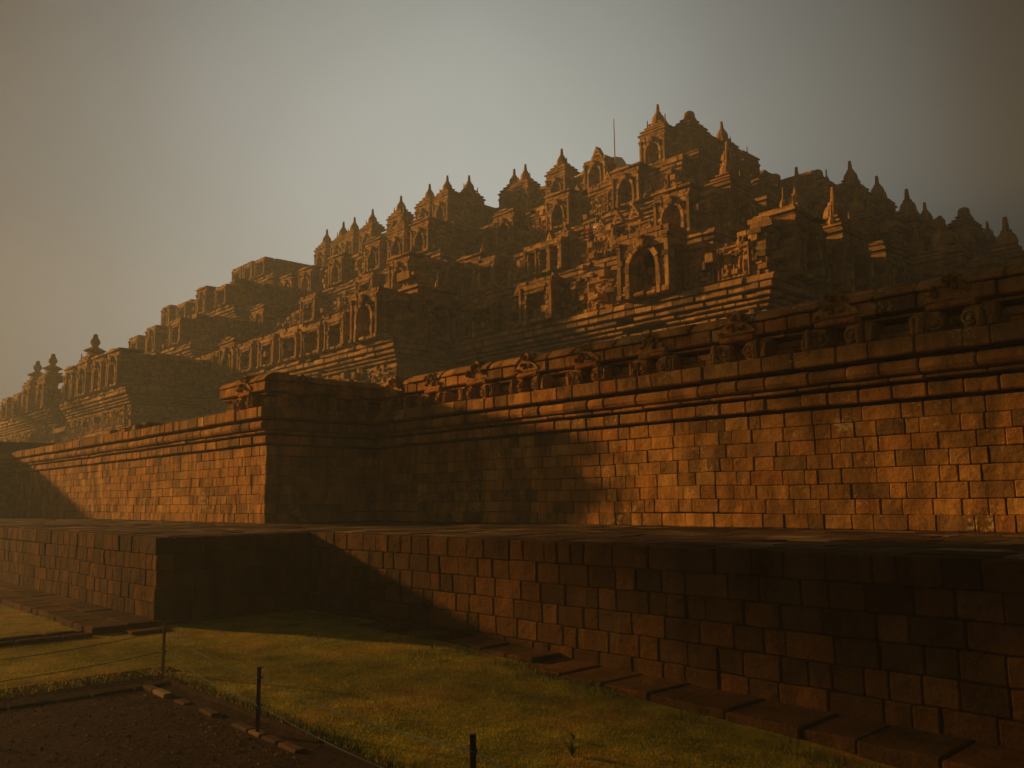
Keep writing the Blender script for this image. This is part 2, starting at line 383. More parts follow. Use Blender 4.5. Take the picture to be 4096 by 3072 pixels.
pave(-36.7, -12.98, 4.98, 9.2); pave(-12.98, 2.6, 7.48, 12.2); pave(-60, -37.2, .9, 5.2); pave(-36.9, -12.98, 9.2, 9.3)
pt(mb, 'paving', M_pave)
# foundation ledges
def ledge(name, label, segs, m=M_plat):
    g = empty(name, segs[0][0], label=label, cat='ledge'); mb = MB()
    for (o, fr, u0, u1, w, zf, lo, hi) in segs:
        u = u0
        while u < u1:
            l = rk.uniform(lo, hi); e = min(u+l, u1); t = zf((u+e)/2)-.012
            loft(mb, fr, (o[0], o[1]), u+.002, e-.003, sec_block(-.5, t+rk.uniform(-.008, .006), rk.uniform(-.02, .015), w, .015, 1), .018, 3, .018, 3.5); u = e
    ob = mb.obj(name+'_stones', m, g); ob.matrix_parent_inverse = Matrix.Translation(g.location).inverted()
ledge('foundation_ledge', 'wide flat stone ledge at the foot of the left platform wall', [((0, 3.83, 0), LIT, -40, -12.5, .47, lambda u: .10, .35, .6), ((0, 4.29, 0), LIT, -40, -12.5, .42, lambda u: .105, .35, .6)])
ledge('foundation_ledge', 'short low stone step at the corner of the left platform wall', [((0, 4.2, 0), LIT, -12.47, -12.02, .5, lambda u: .05, .3, .5)])
ledge('foundation_ledge', 'irregular low footing stones between lawn and right platform wall', [((0, 6.75, 0), LIT, -10.6, -7.0, .5, lambda u: .035-.1*max(0, u+9)/6.5, .35, .7), ((0, 6.55, 0), LIT, -7.0, 3, .7, lambda u: -.035-.11*max(0, u+7)/6, .4, .95)])

# ------------------------------------------------------------------ the temple
temple = empty('stone_temple', (-18.14, 12.1, PZ), label='huge terraced stepped stone temple with rows of niches and spires', cat='temple')
TI = Matrix.Translation(temple.location).inverted()
def tp(mb, name, m=M_temple, **k):
    o = mb.obj(name, m, temple, **k); o.matrix_parent_inverse = TI; return o

# --- foot wall
mb = MB(); prism(mb, [(-75, 4.98), (-40.88, 4.98), (-40.88, 9.18), (-18.22, 9.18), (-18.22, 12.18), (-2.08, 12.18), (-2.08, 40), (-75, 40)], PZ-.3, 3.86)
tp(mb, 'foot_wall_core', M_core)
mb = MB(); prism(mb, [(-75, 7.3), (-44.2, 7.3), (-44.2, 11.5), (-20.4, 11.5), (-20.4, 9.5), (-18.5, 9.5), (-18.5, 12.5), (-2.4, 12.5), (-2.4, 40), (-75, 40)], 3.85, 4.6)
tp(mb, 'foot_terrace', M_core)
def foot_wall(fr, o, u0, u1, near, lit=True, par=None):
    ex = 1 if lit else 0     # lit faces run through the corner, end faces start behind it
    def U(out): return (u0, u1+out) if lit else (u0-out+.3, u1)
    nu, nf, rg = (3, 2, .014) if near else (1, 0, .008)
    mb = MB(); n = 8; h = (3.03-PZ)/n
    for i in range(n):
        a, b = U(0); course(mb, fr, o, a, b, PZ+i*h, PZ+(i+1)*h, -.01*i/8, lo=.2, hi=.58, nu=nu, nf=nf, rough=rg, jo=.005, ch=.013, gap=.005, sag=.035 if 0 < i < 7 else 0)
    tp(mb, 'foot_wall', M_wall)
    mb = MB()
    def c(z0, z1, out, kind='block', **k):
        a, b = U(out); course(mb, fr, o, a, b, z0, z1, out, kind, nu=2 if near else 1, rough=rg*1.1, ch=.02, sag=.02, **k)
    c(3.075, 3.27, .07, lo=.35, hi=.7); c(3.32, 3.38, .10, lo=.4, hi=.9, jo=.01)
    c(3.39, 3.61, .12, 'torus', o1=.215, lo=.35, hi=.75, jo=.008)
    c(3.655, 3.90, .29, lo=.3, hi=.75, jo=.007, depth=.5)
    tp(mb, 'cornice', M_wall)
    mb = MB()
    if par is False: return
    if par is not None:
        u0 = par
    c(3.90, 4.04, -.06, lo=.3, hi=.6); c(4.04, 4.17, -.09, lo=.3, hi=.6); c(4.22, 4.27, .03, lo=.4, hi=.9); c(4.30, 4.52, .13, lo=.32, hi=.6)
    c(4.525, 4.74, .17, 'slope', o1=-.16, lo=.35, hi=.75, jo=.02, skip=.03)
    tp(mb, 'parapet', M_wall)
foot_wall(LIT, (0, 12.1), -18.3, -2, True)
foot_wall(LIT, (0, 9.1), -40.9, -18.14, True, par=-20.5)
foot_wall(DRK, (-18.14, 0), 9.1, 12.2, True, False)
foot_wall(DRK, (-40.8, 0), 4.9, 9.2, False, False, par=False)
foot_wall(LIT, (0, 4.9), -75, -40.8, False, par=False)

mb = MB()
course(mb, LIT, (0, 9.1), -40.6, -27.2, 3.905, 4.0, .18, 'slope', o1=-.2, lo=.5, hi=1.1, jo=.02, rough=.03)
for _ in range(9):
    u = rng.uniform(-29.5, -26.2); h = rng.uniform(.1, .3); loft(mb, LIT, (0, 9.1), u, u+rng.uniform(.3, .7), sec_block(3.9, 3.9+h, rng.uniform(-.3, .1), .5, .05, 1), .07, 2, .06, 4)
tp(mb, 'fallen_coping', M_wall)
# --- makara gable antefix with drain hole
def scroll(mb, cx, cz, r, y, th, sgn):
    n = 16; prev = None; vs = []; fs = []
    for k in range(n+1):
        t = k/n; a = t*3.6*math.pi*.9+(.5 if sgn > 0 else math.pi-.5)*1; rad = r*(1-.78*t)
        wd = r*.27*(1-.5*t); ca, sa = math.cos(a*sgn+(0 if sgn > 0 else math.pi)), math.sin(a)
        for (dr, dy) in ((-wd, 0), (0, -th), (wd, 0)):
            vs.append((cx+ca*(rad+dr), y+dy, cz+sa*(rad+dr)))
    for k in range(n):
        for j in range(2): a = k*3+j; fs.append((a, a+3, a+4, a+1))
    mb.add(vs, fs)
def disc(mb, cx, cz, r, y0, y1):
    n = 14; vs = []
    for (rr_, yy) in ((r, y0), (r, y1+.015), (r*.9, y1), (r*.55, y1+.02), (r*.42, y1-.02), (r*.12, y1-.025)):
        for k in range(n): a = 2*math.pi*k/n; vs.append((cx+rr_*math.cos(a), yy, cz+rr_*math.sin(a)*1.05))
    fs = [(i*n+k, (i+1)*n+k, (i+1)*n+(k+1) % n, i*n+(k+1) % n) for i in range(5) for k in range(n)]+[tuple(5*n+k for k in range(n-1, -1, -1))]
    mb.add(vs, fs)
def antefix_mesh(seed):
    r = random.Random(seed); mb = MB(); W = .54
    for s in (-1, 1):
        x0, x1 = (.11, W) if s > 0 else (-W, -.11)
        loft(mb, LIT, (0, .1), x0, x1, sec_block(0, .33, .10, .5, .03, 1), .05, 3, .045, 8)
        if r.random() < .85: disc(mb, s*.22, .16, .105*r.uniform(.85, 1.1), .1, -.05); scroll(mb, s*.22, .16, .11, -.03, .025, s)
        for k in range(5):   # upright leaves and curls of the makara heads
            cx = s*(.33+.045*k); h = r.uniform(.22, .38)-.02*k
            loft(mb, LIT, (0, .1), cx-.03, cx+.035, sec_block(.02, h, .13+r.uniform(0, .07), .2, .03, 1), .02, 1, .04, 9)
    loft(mb, LIT, (0, .1), -.11, .11, sec_block(0, .34, -.2, .25, .01), .01, 1)
    loft(mb, LIT, (0, .1), -.34, .34, sec_block(.335, .44, .15, .5, .03), .05, 3, .04, 8)
    top = r.choice((.86, .84, .72))
    pts = [(-.35, .44), (-.31, .53), (-.22, .60), (-.11, .72), (-.02, top), (.05, top-.03), (.12, .70), (.2, .62), (.30, .54), (.35, .44)]
    vs = [(x+r.uniform(-.02, .02), -.05+.03*r.random(), z+r.uniform(-.02, .02)) for x, z in pts]+[(x, .45, z) for x, z in pts]; n = len(pts)
    mb.add(vs, [tuple(range(n)), tuple(range(2*n-1, n-1, -1))]+[(i, i+n, (i+1) % n+n, (i+1) % n) for i in range(n)])
    for k in range(14):      # carved flames on the head
        z = r.uniform(.46, .74); hw = .3*(.86-z)/.4; x = r.uniform(-hw, hw)
        loft(mb, LIT, (0, 0), x-.035, x+.03, sec_block(z, z+r.uniform(.05, .1), .07+r.uniform(0, .05), .1, .02), .02, 1, .03, 9)
    return mb.mesh('antefix', M_wall)
AFX = [antefix_mesh(i) for i in range(5)]
def place(me, name, x, y, z, fr=LIT, s=1, parent=None, rz=0, sx=1, sz=1, **k):
    o = link(name, me, parent or temple, **k)
    o.matrix_parent_inverse = (parent or temple).matrix_world.inverted() if parent else TI
    o.location = (x, y, z); o.rotation_euler = (0, 0, (0 if fr is LIT else math.pi/2)+rz); o.scale = (s*sx, s, s*sz); return o
for x in (-17.2, -15.65, -14.07, -12.46, -10.82, -9.25, -7.51, -5.82, -4.2, -2.7):
    place(rng.choice(AFX), 'antefix', x, 11.98, 3.895, s=rng.uniform(.93, 1.06), rz=rng.uniform(-.03, .03))
for x in (-19.05,):
    place(rng.choice(AFX), 'antefix', x, 8.98, 3.895)
for y in (9.9, 11.2): place(rng.choice(AFX), 'antefix', -18.02, y, 3.895, DRK)

# --- small carved pieces
def jewel_mesh(h=.55):
    mb = MB(); w_ = .24
    pts = [(-w_, 0), (-w_*1.1, .12), (-w_*.75, .22), (-w_*.5, .34), (-w_*.18, .46), (0, h), (w_*.18, .46), (w_*.5, .34), (w_*.75, .22), (w_*1.1, .12), (w_, 0)]
    n = len(pts); vs = [(x, -.14, z) for x, z in pts]+[(x, .14, z) for x, z in pts]
    mb.add(vs, [tuple(range(n)), tuple(range(2*n-1, n-1, -1))]+[(i, i+n, (i+1) % n+n, (i+1) % n) for i in range(n)])
    for (jx, jz, jr) in ((0, .14, .09), (-.12, .08, .05), (.12, .08, .05), (0, .3, .05)):
        lathe(mb, [(jr, -.02), (jr*.9, .02), (jr*.5, .05), (.005, .06)], 7, (jx, -.13, jz))
    return mb.mesh('jewel_antefix', M_temple)
JWL = jewel_mesh()
def relief_mesh(wd, h, seed, pil=True):
    r = random.Random(seed); nx = int(wd*16); ny = int(h*16)
    blobs = []; x = .22
    while x < wd-.15:
        hh = h*r.uniform(.5, .85); blobs += [(x, hh*.42, .10, hh*.42, .09), (x+r.uniform(-.04, .04), hh*.92, .07, .08, .11), (x+r.uniform(-.1, .1), hh*.6, .15, .07, .06), (x, .08, .16, .08, .07)]
        x += r.uniform(.2, .38)
    for _ in range(int(wd*5)): blobs.append((r.uniform(0, wd), r.uniform(0, h), r.uniform(.04, .12), r.uniform(.04, .1), r.uniform(.02, .06)))
    vs = []; fs = []
    for j in range(ny+1):
        for i in range(nx+1):
            X = wd*i/nx; Z = h*j/ny; d = 0
            for (bx, bz, rx, rz_, a) in blobs:
                q = ((X-bx)/rx)**2+((Z-bz)/rz_)**2
                if q < 1: d = max(d, a*math.sqrt(1-q))
            if pil and (X < .12 or X > wd-.12): d = .11
            if Z > h-.07 or Z < .05: d = max(d, .09)
            vs.append((X-wd/2, -d-.01*r.random(), Z))
    for j in range(ny):
        for i in range(nx): a = j*(nx+1)+i; fs.append((a, a+1, a+nx+2, a+nx+1))
    b = len(vs); x0, x1 = -wd/2, wd/2
    mb = MB(); mb.add(vs, fs)
    # sides
    mb.add([(x0, .02, 0), (x0, .02, h), (x0, -.1, h), (x0, -.1, 0), (x1, .02, 0), (x1, .02, h), (x1, -.1, h), (x1, -.1, 0)], [(0, 3, 2, 1), (4, 5, 6, 7), (1, 2, 6, 5), (0, 4, 7, 3)])
    return mb.mesh('relief_panel', M_temple)
REL = [relief_mesh(1.7, 1.1, s) for s in range(4)]

def spout_mesh():
    mb = MB()
    loft(mb, LIT, (0, .2), -.2, .2, sec_block(0, .42, .75, .9, .06, 1), .07, 2, .05, 4)
    loft(mb, LIT, (0, .2), -.15, .15, sec_block(.12, .3, 1.0, .4, .05, 1), .05, 2, .04, 4)
    return mb.mesh('makara_spout', M_temple)
SPT = spout_mesh()

# --- spires, roofs and niches
def spire_prof(h=.85):
    return [(.30, 0), (.31, .05), (.26, .06), (.27, .12), (.235, .14), (.25, .22), (.235, .33), (.20, .42), (.15, .47), (.13, .48), (.135, .54), (.085, .55), (.072, .68), (.05, h), (.01, h+.01)]
mb = MB(); lathe(mb, spire_prof(.9), 12); SPIRE = mb.mesh('spire', M_temple)
mb = MB(); lathe(mb, [(r*.55, z*.7) for r, z in spire_prof(1.1)], 8); FIN = mb.mesh('finial', M_temple)
mb = MB(); lathe(mb, [(.34, 0), (.36, .05), (.3, .07), (.31, .14), (.27, .18), (.28, .28), (.24, .42), (.12, .5), (.02, .51)], 10); DOME = mb.mesh('broken_spire', M_temple)
mb = MB(); lathe(mb, [(.34, 0), (.3, .12), (.18, .16), (.17, .22), (.42, .3), (.44, .34), (.2, .46), (.12, .5), (.14, .56), (.2, .66), (.19, .76), (.12, .86), (.09, .98), (.08, 1.04), (.01, 1.05)], 10); PARA = mb.mesh('parasol_finial', M_temple)

def half_open(z, hw, hh):
    sp = hh*.52
    if z <= sp: return hw
    t = (z-sp)/(hh-sp)
    return hw*math.sqrt(max(0, 1-t**2.2)) if t < 1 else 0
def niche_body(seed, arch=True, W=1.9, H=1.95, hw=.5, hh=1.42, D=.78):
    r = random.Random(seed); mb = MB(); z = 0; i = 0
    while z < H-.02:
        h = .2; z1 = min(z+h, H)
        ho = max(half_open(z+.02, hw, hh), half_open(z1, hw, hh)) if arch else (hw if z1 <= hh-.1 else 0)
        jit = lambda: r.gauss(0, .015)
        if ho > .06:
            for s in (-1, 1):
                a, b = (ho, W/2+jit()) if s > 0 else (-W/2+jit(), -ho)
                if r.random() < .4 and b-a > .3:
                    m_ = (a+b)/2; parts = [(a, m_), (m_, b)]
                else: parts = [(a, b)]
                for p, q in parts: loft(mb, LIT, (0, 0), p+.004, q-.004, sec_block(z+.004, z1-.004, D+2*jit(), D+.1, .02, 0), .025, 1, .02, 5)
        else:
            u = -W/2+jit()
            while u < W/2-.1:
                l = r.uniform(.3, .6); e = min(u+l, W/2); 
                if W/2-e < .12: e = W/2
                loft(mb, LIT, (0, 0), u+.004, e-.004, sec_block(z+.004, z1-.004, D+jit(), D+.1, .014), .018, 1, .01, 5); u = e
        z = z1
    # pilasters
    for s in (-1, 1):
        for px, pw, po in ((W/2-.09, .15, .05),):
            for (a, b, o_) in ((0, .14, .05), (.14, H-.42, 0), (H-.42, H-.34, .03), (H-.34, H-.24, .06)):
                loft(mb, LIT, (0, 0), s*px-pw/2-o_/2, s*px+pw/2+o_/2, sec_block(a, b-.004, D+po+o_, .3, .01), .012, 1, .006, 6)
    if arch:   # carved arch band with a head on top
        n = 13; pr = []
        for k in range(n+1):
            if k < 3: p = (hw, hh*.52*k/3)
            elif k > n-3: p = (-hw, hh*.52*(n-k)/3)
            else:
                a = math.pi*(k-3)/(n-6); p = (hw*math.cos(a), hh*.52+(hh*.48)*abs(math.sin(a))**.92)
            pr.append(p)
        for k in range(n):
            (xa, za), (xb, zb) = pr[k], pr[k+1]
            t = Vector((xb-xa, 0, zb-za)); t.normalize(); nn = Vector((t.z, 0, -t.x))
            if k < n/2: pass
            wv = .12+r.uniform(-.02, .025); oo = D+.06+r.uniform(-.02, .02)
            q = [(xa+nn.x*wv, za+nn.z*wv), (xb+nn.x*wv, zb+nn.z*wv), (xb-nn.x*.01, zb-nn.z*.01), (xa-nn.x*.01, za-nn.z*.01)]
            vs = [(x, -oo, z) for x, z in q]+[(x, -.3, z) for x, z in q]
            mb.add(vs, [(3, 2, 1, 0), (0, 1, 5, 4), (1, 2, 6, 5), (2, 3, 7, 6), (3, 0, 4, 7)])
        loft(mb, LIT, (0, 0), -.22, .22, sec_block(hh-.02, hh+.22, D+.2, .4, .05, 1), .06, 2, .04, 6)
        loft(mb, LIT, (0, 0), -.13, .13, sec_block(hh+.2, hh+.36, D+.16, .4, .05, 1), .05, 2, .03, 6)
    else:
        loft(mb, LIT, (0, 0), -hw-.1, hw+.1, sec_block(hh-.1, hh+.06, D+.05, .6, .02, 1), .03, 3, .02, 5)
    # seat stones in the opening
    for (a, b, z1, o_) in ((-hw*.8, .02, .17, D+.02), (.03, hw*.78, .15, D-.03), (-hw*.6, hw*.6, .30, D-.2)):
        loft(mb, LIT, (0, 0), a, b, sec_torus(z1-.15, z1, o_-.08, o_, .25), .04, 2, .02, 6)
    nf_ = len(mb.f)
    box(mb, -W/2+.03, W/2-.03, -.02, .02, 0, H)  # back panel in dark core colour, painting the shade of a deep opening
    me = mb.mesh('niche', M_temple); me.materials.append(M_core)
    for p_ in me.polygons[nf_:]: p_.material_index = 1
    return me
def roof_mesh(seed, W=1.9, D=.78, ruin=0):
    r = random.Random(seed); mb = MB(); z = 0
    cy = -.12
    lay = [(.0, .09, .98), (.09, .20, 1.10), (.21, .33, .92), (.33, .42, .98), (.43, .55, .70), (.55, .63, .76), (.63, .78, .46), (.78, .86, .54)]
    for i, (a, b, s) in enumerate(lay):
        if ruin and i > 7-ruin: break
        hx = W/2*s; hy = D*.85*s; n = 3 if s > .8 else 2
        for k in range(n):
            if ruin and r.random() < .22: continue
            x0 = -hx+2*hx*k/n; x1 = -hx+2*hx*(k+1)/n
            loft(mb, LIT, (0, cy), x0+.004, x1-.004, sec_block(a, b-.003, hy+r.gauss(0, .012), hy*2, .015), .015, 1, .01, 5)
    return mb.mesh('roof', M_temple)
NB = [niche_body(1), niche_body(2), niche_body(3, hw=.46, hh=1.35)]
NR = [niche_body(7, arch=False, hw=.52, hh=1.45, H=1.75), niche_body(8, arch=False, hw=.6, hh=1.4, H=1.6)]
ROOF = [roof_mesh(1), roof_mesh(2)]; RUIN = [roof_mesh(3, ruin=3), roof_mesh(4, ruin=5)]
NICHES = 0
def niche(x, y, z, fr=LIT, style='full', s=1.0, bi=None, label=None):
    """full: arch, roof, spire and finials; dome: spire snapped; ruin: roof half fallen; rect: lintel only; para: parasol finial"""
    global NICHES; NICHES += 1
    me = rng.choice(NR) if style == 'rect' else NB[bi if bi is not None else rng.randrange(3)]
    o = place(me, 'niche', x, y, z, fr, s=s, rz=rng.uniform(-.012, .012))
    o.name = 'niche'
    if label: o['label'] = label
    H = 1.98
    def ch(me, name, lx, ly, lz, sc_=1, rz=0):
        c = link(name, me, o); c.location = (lx, ly, lz); c.scale = (sc_,)*3; c.rotation_euler = (0, 0, rz); return c
    if style in ('full', 'dome', 'para', 'bare'):
        ch(rng.choice(ROOF), 'roof', 0, 0, H-.03)
        ztop = H-.03+.88
        if style == 'full': ch(SPIRE, 'spire', 0, -.1, ztop-.26, rng.uniform(1.45, 1.65), rng.random())
        if style == 'dome': ch(DOME, 'spire', 0, -.1, ztop-.03, 1.2, rng.random())
        if style == 'para': ch(PARA, 'spire', 0, -.1, ztop-.4, 1.5, rng.random())
        if style != 'bare':
            for sx in (-1, 1):
                if rng.random() < .85: ch(FIN, 'finial', sx*.66, -.3, H+.34, rng.uniform(.9, 1.15))
    elif style == 'peak':
        ch(JWL, 'pediment', 0, -.35, H-.05, 1.7)
    elif style == 'ruin':
        ch(rng.choice(RUIN), 'roof', 0, 0, H-.03)
        if rng.random() < .4: ch(FIN, 'finial', rng.choice((-.5, .5)), -.2, H+.3, 1.0)
    return o

# --- one terrace tier
def clutter(mb, fr, o, u0, u1, z0, z1, out, dens=7, rnd=rng, cut=None):
    for _ in range(int((u1-u0)*(z1-z0)*dens)):
        u = rnd.uniform(u0, u1-.2); z = rnd.uniform(z0, z1-.15); l = rnd.uniform(.07, .34); h = rnd.uniform(.07, .26); q = rnd.uniform(.03, .15)
        if rnd.random() < .04: l, h, q = .34, .3, rnd.uniform(.25, .5)
        if cut and z+h > cut(u): continue
        loft(mb, fr, o, u, u+l, sec_block(z, z+h, out+q, q+.1, .025), .03, 1, .03, 6)
def tier_face(name, fr, o, u0, u1, F, lit, low=4.4, body=1.95, cut=None, rel=True, jewels=True, near=False, floor_off=0, topj=True):
    F = F+floor_off
    def U(out): return (u0, u1+out) if lit else (u0-out+.3, u1)
    rg = .014
    mb = MB()
    def c(z0, z1, out, kind='block', **k):
        a, b = U(out); kw = dict(lo=.35, hi=.8, jo=.02, rough=rg, ch=.018, gap=.01, nu=2 if near else 1); kw.update(k)
        course(mb, fr, o, a, b, F+z0, F+z1, out, kind, **kw)
    z = -low
    while z < -3.55: c(z, z+.24, .05, jo=.03); z += .24
    c(z, z+.12, .12); c(z+.13, z+.30, .2); z += .32
    # dado with relief panels
    while z < -2.75: c(z, z+.22, .02, jo=.03, skip=.02); z += .22
    c(-2.72, -2.60, .10); c(-2.59, -2.42, .2, 'torus', o1=.28); c(-2.4, -2.3, .12)
    zz = -2.3
    while zz < -1.05: c(zz, min(zz+.21, -1.02), 0, jo=.02); zz += .21
    c(-.98, -.88, .14, jo=.01, skip=.04, depth=.45); c(-.82, -.72, .24, skip=.05, depth=.5); c(-.66, -.52, .36, skip=.03, depth=.65); c(-.46, -.24, .50, skip=.02, lo=.4, hi=.9, depth=.8); c(-.235, 0, .60, 'slope', o1=.46, lo=.4, hi=.9, jo=.04, skip=.04, depth=.8)
    clutter(mb, fr, o, u0, u1, F-3.2, F-2.75, .02, 6); clutter(mb, fr, o, u0, u1, F-low, F-3.55, .05, 6); clutter(mb, fr, o, u0, u1, F-2.2, F-1.05, 0, 13)
    tp(mb, 'terrace_wall')
    mb = MB(); nb = int(body/.2)
    cc = (lambda u: F+cut(u)) if cut else None
    for i in range(nb-2): c(i*.2, (i+1)*.2, .24, jo=.05, lo=.22, hi=.6, skip=.03, cut=cc, depth=.5)
    c((nb-2)*.2, (nb-1)*.2, .34, cut=cc, depth=.6); c((nb-1)*.2, nb*.2+.03, .44, skip=.06, cut=cc, depth=.8); c(nb*.2+.04, nb*.2+.22, .36, 'slope', o1=.1, skip=.15, cut=cc, depth=.6)
    clutter(mb, fr, o, u0, u1, F+.05, F+body-.4, .24, 15, cut=cc)
    tp(mb, 'balustrade')
    top = F+nb*.2+.2
    X = lambda u, q: (o[0]+fr[0].x*u+fr[1].x*q, o[1]+fr[0].y*u+fr[1].y*q)
    return top, X
JW = [0]; RL = [0]
def jewels(fr, o, u0, u1, z, out, step=1.15, s=1.0, prob=.8):
    u = u0+step*.5
    while u < u1-.2:
        if rng.random() < prob and JW[0] < 98:
            JW[0] += 1; place(JWL, 'jewel_antefix', o[0]+fr[0].x*u+fr[1].x*out, o[1]+fr[0].y*u+fr[1].y*out, z, fr, s=s*rng.uniform(.8, 1.2), rz=rng.uniform(-.15, .15))
        u += step*rng.uniform(.85, 1.15)
def reliefs(fr, o, u0, u1, z, out, step=1.9, h=1.0, prob=.95):
    u = u0+step*.5
    while u < u1-step*.4:
        if rng.random() < prob and RL[0] < 98:
            RL[0] += 1; place(rng.choice(REL), 'relief_panel', o[0]+fr[0].x*u+fr[1].x*out, o[1]+fr[0].y*u+fr[1].y*out, z, fr, sz=h)
        u += step
def core(name, poly, z0, z1):
    mb = MB(); prism(mb, poly, z0, z1); tp(mb, name, M_core)

FB, FC, FD, FE = 8.75, 12.85, 17.35, 22.1
def ragged(seed, base, amp, sc_=.6):
    return lambda u: base+amp*noise.noise(Vector((u*sc_, seed*7.3, 0)))

# B : first gallery
core('gallery_core', [(-130, 17.0), (-50.2, 17.0), (-50.2, 21.4), (-30.45, 21.4), (-30.45, 24.4), (-14.25, 24.4), (-14.25, 35.2), (-11.05, 35.2), (-11.05, 80), (-130, 80)], 3.8, FB-.05)
core('gallery_core', [(-130, 17.25), (-50.45, 17.25), (-50.45, 21.65), (-30.7, 21.65), (-30.7, 24.65), (-20, 24.65), (-14.5, 24.65), (-14.5, 35.4), (-11.3, 35.4), (-11.3, 80), (-130, 80)], FB-.1, FB+.95)
tier_face('B', LIT, (0, 24.15), -30.4, -14, FB, True, cut=ragged(1, 1.5, .9), near=True)
tier_face('B', LIT, (0, 21.15), -50.2, -30.2, FB, True, cut=ragged(2, 1.75, .8), near=True)
tier_face('B', LIT, (0, 16.75), -62.0, -50, FB, True, cut=ragged(3, 1.3, .5), floor_off=-.35)
tier_face('B', LIT, (0, 16.75), -100, -65.0, FB, True, cut=ragged(3, 1.3, .5), floor_off=-.35)
tier_face('B', DRK, (-30.2, 0), 21.15, 24.3, FB, False, near=True, cut=ragged(4, 2.4, .4))
tier_face('B', DRK, (-50, 0), 16.75, 21.3, FB, False, floor_off=-.35)
tier_face('B', DRK, (-14, 0), 24.15, 35.1, FB, False, cut=ragged(5, 2.2, .5))
tier_face('B', LIT, (0, 35), -14, -10.8, FB, True)
tier_face('B', DRK, (-10.8, 0), 35, 60, FB, False)
# C
core('gallery_core', [(-66.5, 22.8), (-55.7, 22.8), (-55.7, 27.15), (-36.2, 27.15), (-36.2, 30.15), (-20.05, 30.15), (-20.05, 40.7), (-16.85, 40.7), (-16.85, 85), (-66.5, 85)], 7, FC-.05)
core('gallery_core', [(-66.3, 23.1), (-56, 23.1), (-56, 27.45), (-36.5, 27.45), (-36.5, 30.45), (-20.3, 30.45), (-20.3, 41), (-17.1, 41), (-17.1, 85), (-66.3, 85)], FC-.1, FC+.9)
tier_face('C', LIT, (0, 29.9), -36.2, -19.8, FC, True, cut=ragged(11, 1.5, 1.0), near=True)
tier_face('C', LIT, (0, 26.9), -55.7, -36, FC, True, cut=ragged(12, 1.2, .8))
tier_face('C', LIT, (0, 22.5), -66.6, -55.5, FC, True, cut=ragged(13, 1.3, .6), floor_off=-.5)
tier_face('C', DRK, (-36, 0), 26.9, 30, FC, False, cut=ragged(14, 1.9, .4))
tier_face('C', DRK, (-55.5, 0), 22.5, 27.1, FC, False, floor_off=-.5)
tier_face('C', DRK, (-19.8, 0), 29.9, 40.6, FC, False, cut=ragged(15, 2, .6))
tier_face('C', LIT, (0, 40.5), -19.8, -16.6, FC, True)
tier_face('C', DRK, (-16.6, 0), 40.5, 65, FC, False)
# D
core('gallery_core', [(-74.8, 28.2), (-61.2, 28.2), (-61.2, 32.6), (-41.5, 32.6), (-41.5, 35.6), (-25.25, 35.6), (-25.25, 46.3), (-22.05, 46.3), (-22.05, 90), (-74.8, 90)], 11, FD-.05)
core('gallery_core', [(-74.5, 28.4), (-61.4, 28.4), (-61.4, 32.8), (-41.7, 32.8), (-41.7, 35.8), (-25.4, 35.8), (-25.4, 46.5), (-22.3, 46.5), (-22.3, 90), (-74.5, 90)], FD-.1, FD+1.3)
tier_face('D', LIT, (0, 35.3), -41.5, -25, FD, True, cut=ragged(21, 1.9, .6))
tier_face('D', LIT, (0, 32.3), -61.2, -41.3, FD, True, cut=ragged(22, 1.8, .6))
tier_face('D', LIT, (0, 27.9), -75, -61, FD, True, cut=ragged(23, 1.6, .9), floor_off=-.6)
tier_face('D', DRK, (-41.3, 0), 32.3, 35.5, FD, False)
tier_face('D', DRK, (-61, 0), 27.9, 32.5, FD, False, floor_off=-.6)
tier_face('D', DRK, (-25, 0), 35.3, 46.1, FD, False)
tier_face('D', LIT, (0, 46), -25, -21.8, FD, True)
tier_face('D', DRK, (-21.8, 0), 46, 60, FD, False)
tier_face('D', DRK, (-20.3, 0), 60, 80, FD, False)
# E
core('gallery_core', [(-74.5, 34.3), (-67.2, 34.3), (-67.2, 38.8), (-47.7, 38.8), (-47.7, 41.8), (-29.75, 41.8), (-29.75, 52.2), (-26.75, 52.2), (-26.75, 95), (-74.5, 95)], 16, FE-.05)
core('gallery_core', [(-74.3, 34.5), (-67.4, 34.5), (-67.4, 39), (-47.9, 39), (-47.9, 42), (-30, 42), (-30, 52.4), (-27, 52.4), (-27, 95), (-74.3, 95)], FE-.1, FE+.9)
tier_face('E', LIT, (0, 41.5), -47.7, -29.5, FE, True, body=1.6, cut=lambda u: .75 if -34.7 < u < -32.0 else 1.6+.6*noise.noise(Vector((u*.6, 226, 0))))
tier_face('E', LIT, (0, 38.5), -67.2, -47.5, FE, True, body=1.6, cut=ragged(32, 1.5, .6))
tier_face('E', LIT, (0, 34), -74.6, -67, FE, True, body=1.6, cut=ragged(33, .7, 1.0, .25), floor_off=-.7)
tier_face('E', DRK, (-47.5, 0), 38.5, 41.7, FE, False)
tier_face('E', DRK, (-67, 0), 34, 38.7, FE, False, floor_off=-.7, body=1.4)
tier_face('E', DRK, (-29.5, 0), 41.5, 52.1, FE, False, body=1.6, cut=lambda u: 1.9-.09*max(0, u-45))
tier_face('E', LIT, (0, 52), -29.5, -26.5, FE, True, body=1.2)
tier_face('E', DRK, (-26.5, 0), 52, 80, FE, False, body=1.0, cut=ragged(35, .6, .6))

# niches, tier by tier
def N_(xs, y, z, styles, **k):
    for x, st in zip(xs, styles): niche(x, y, z, LIT, st, **k)
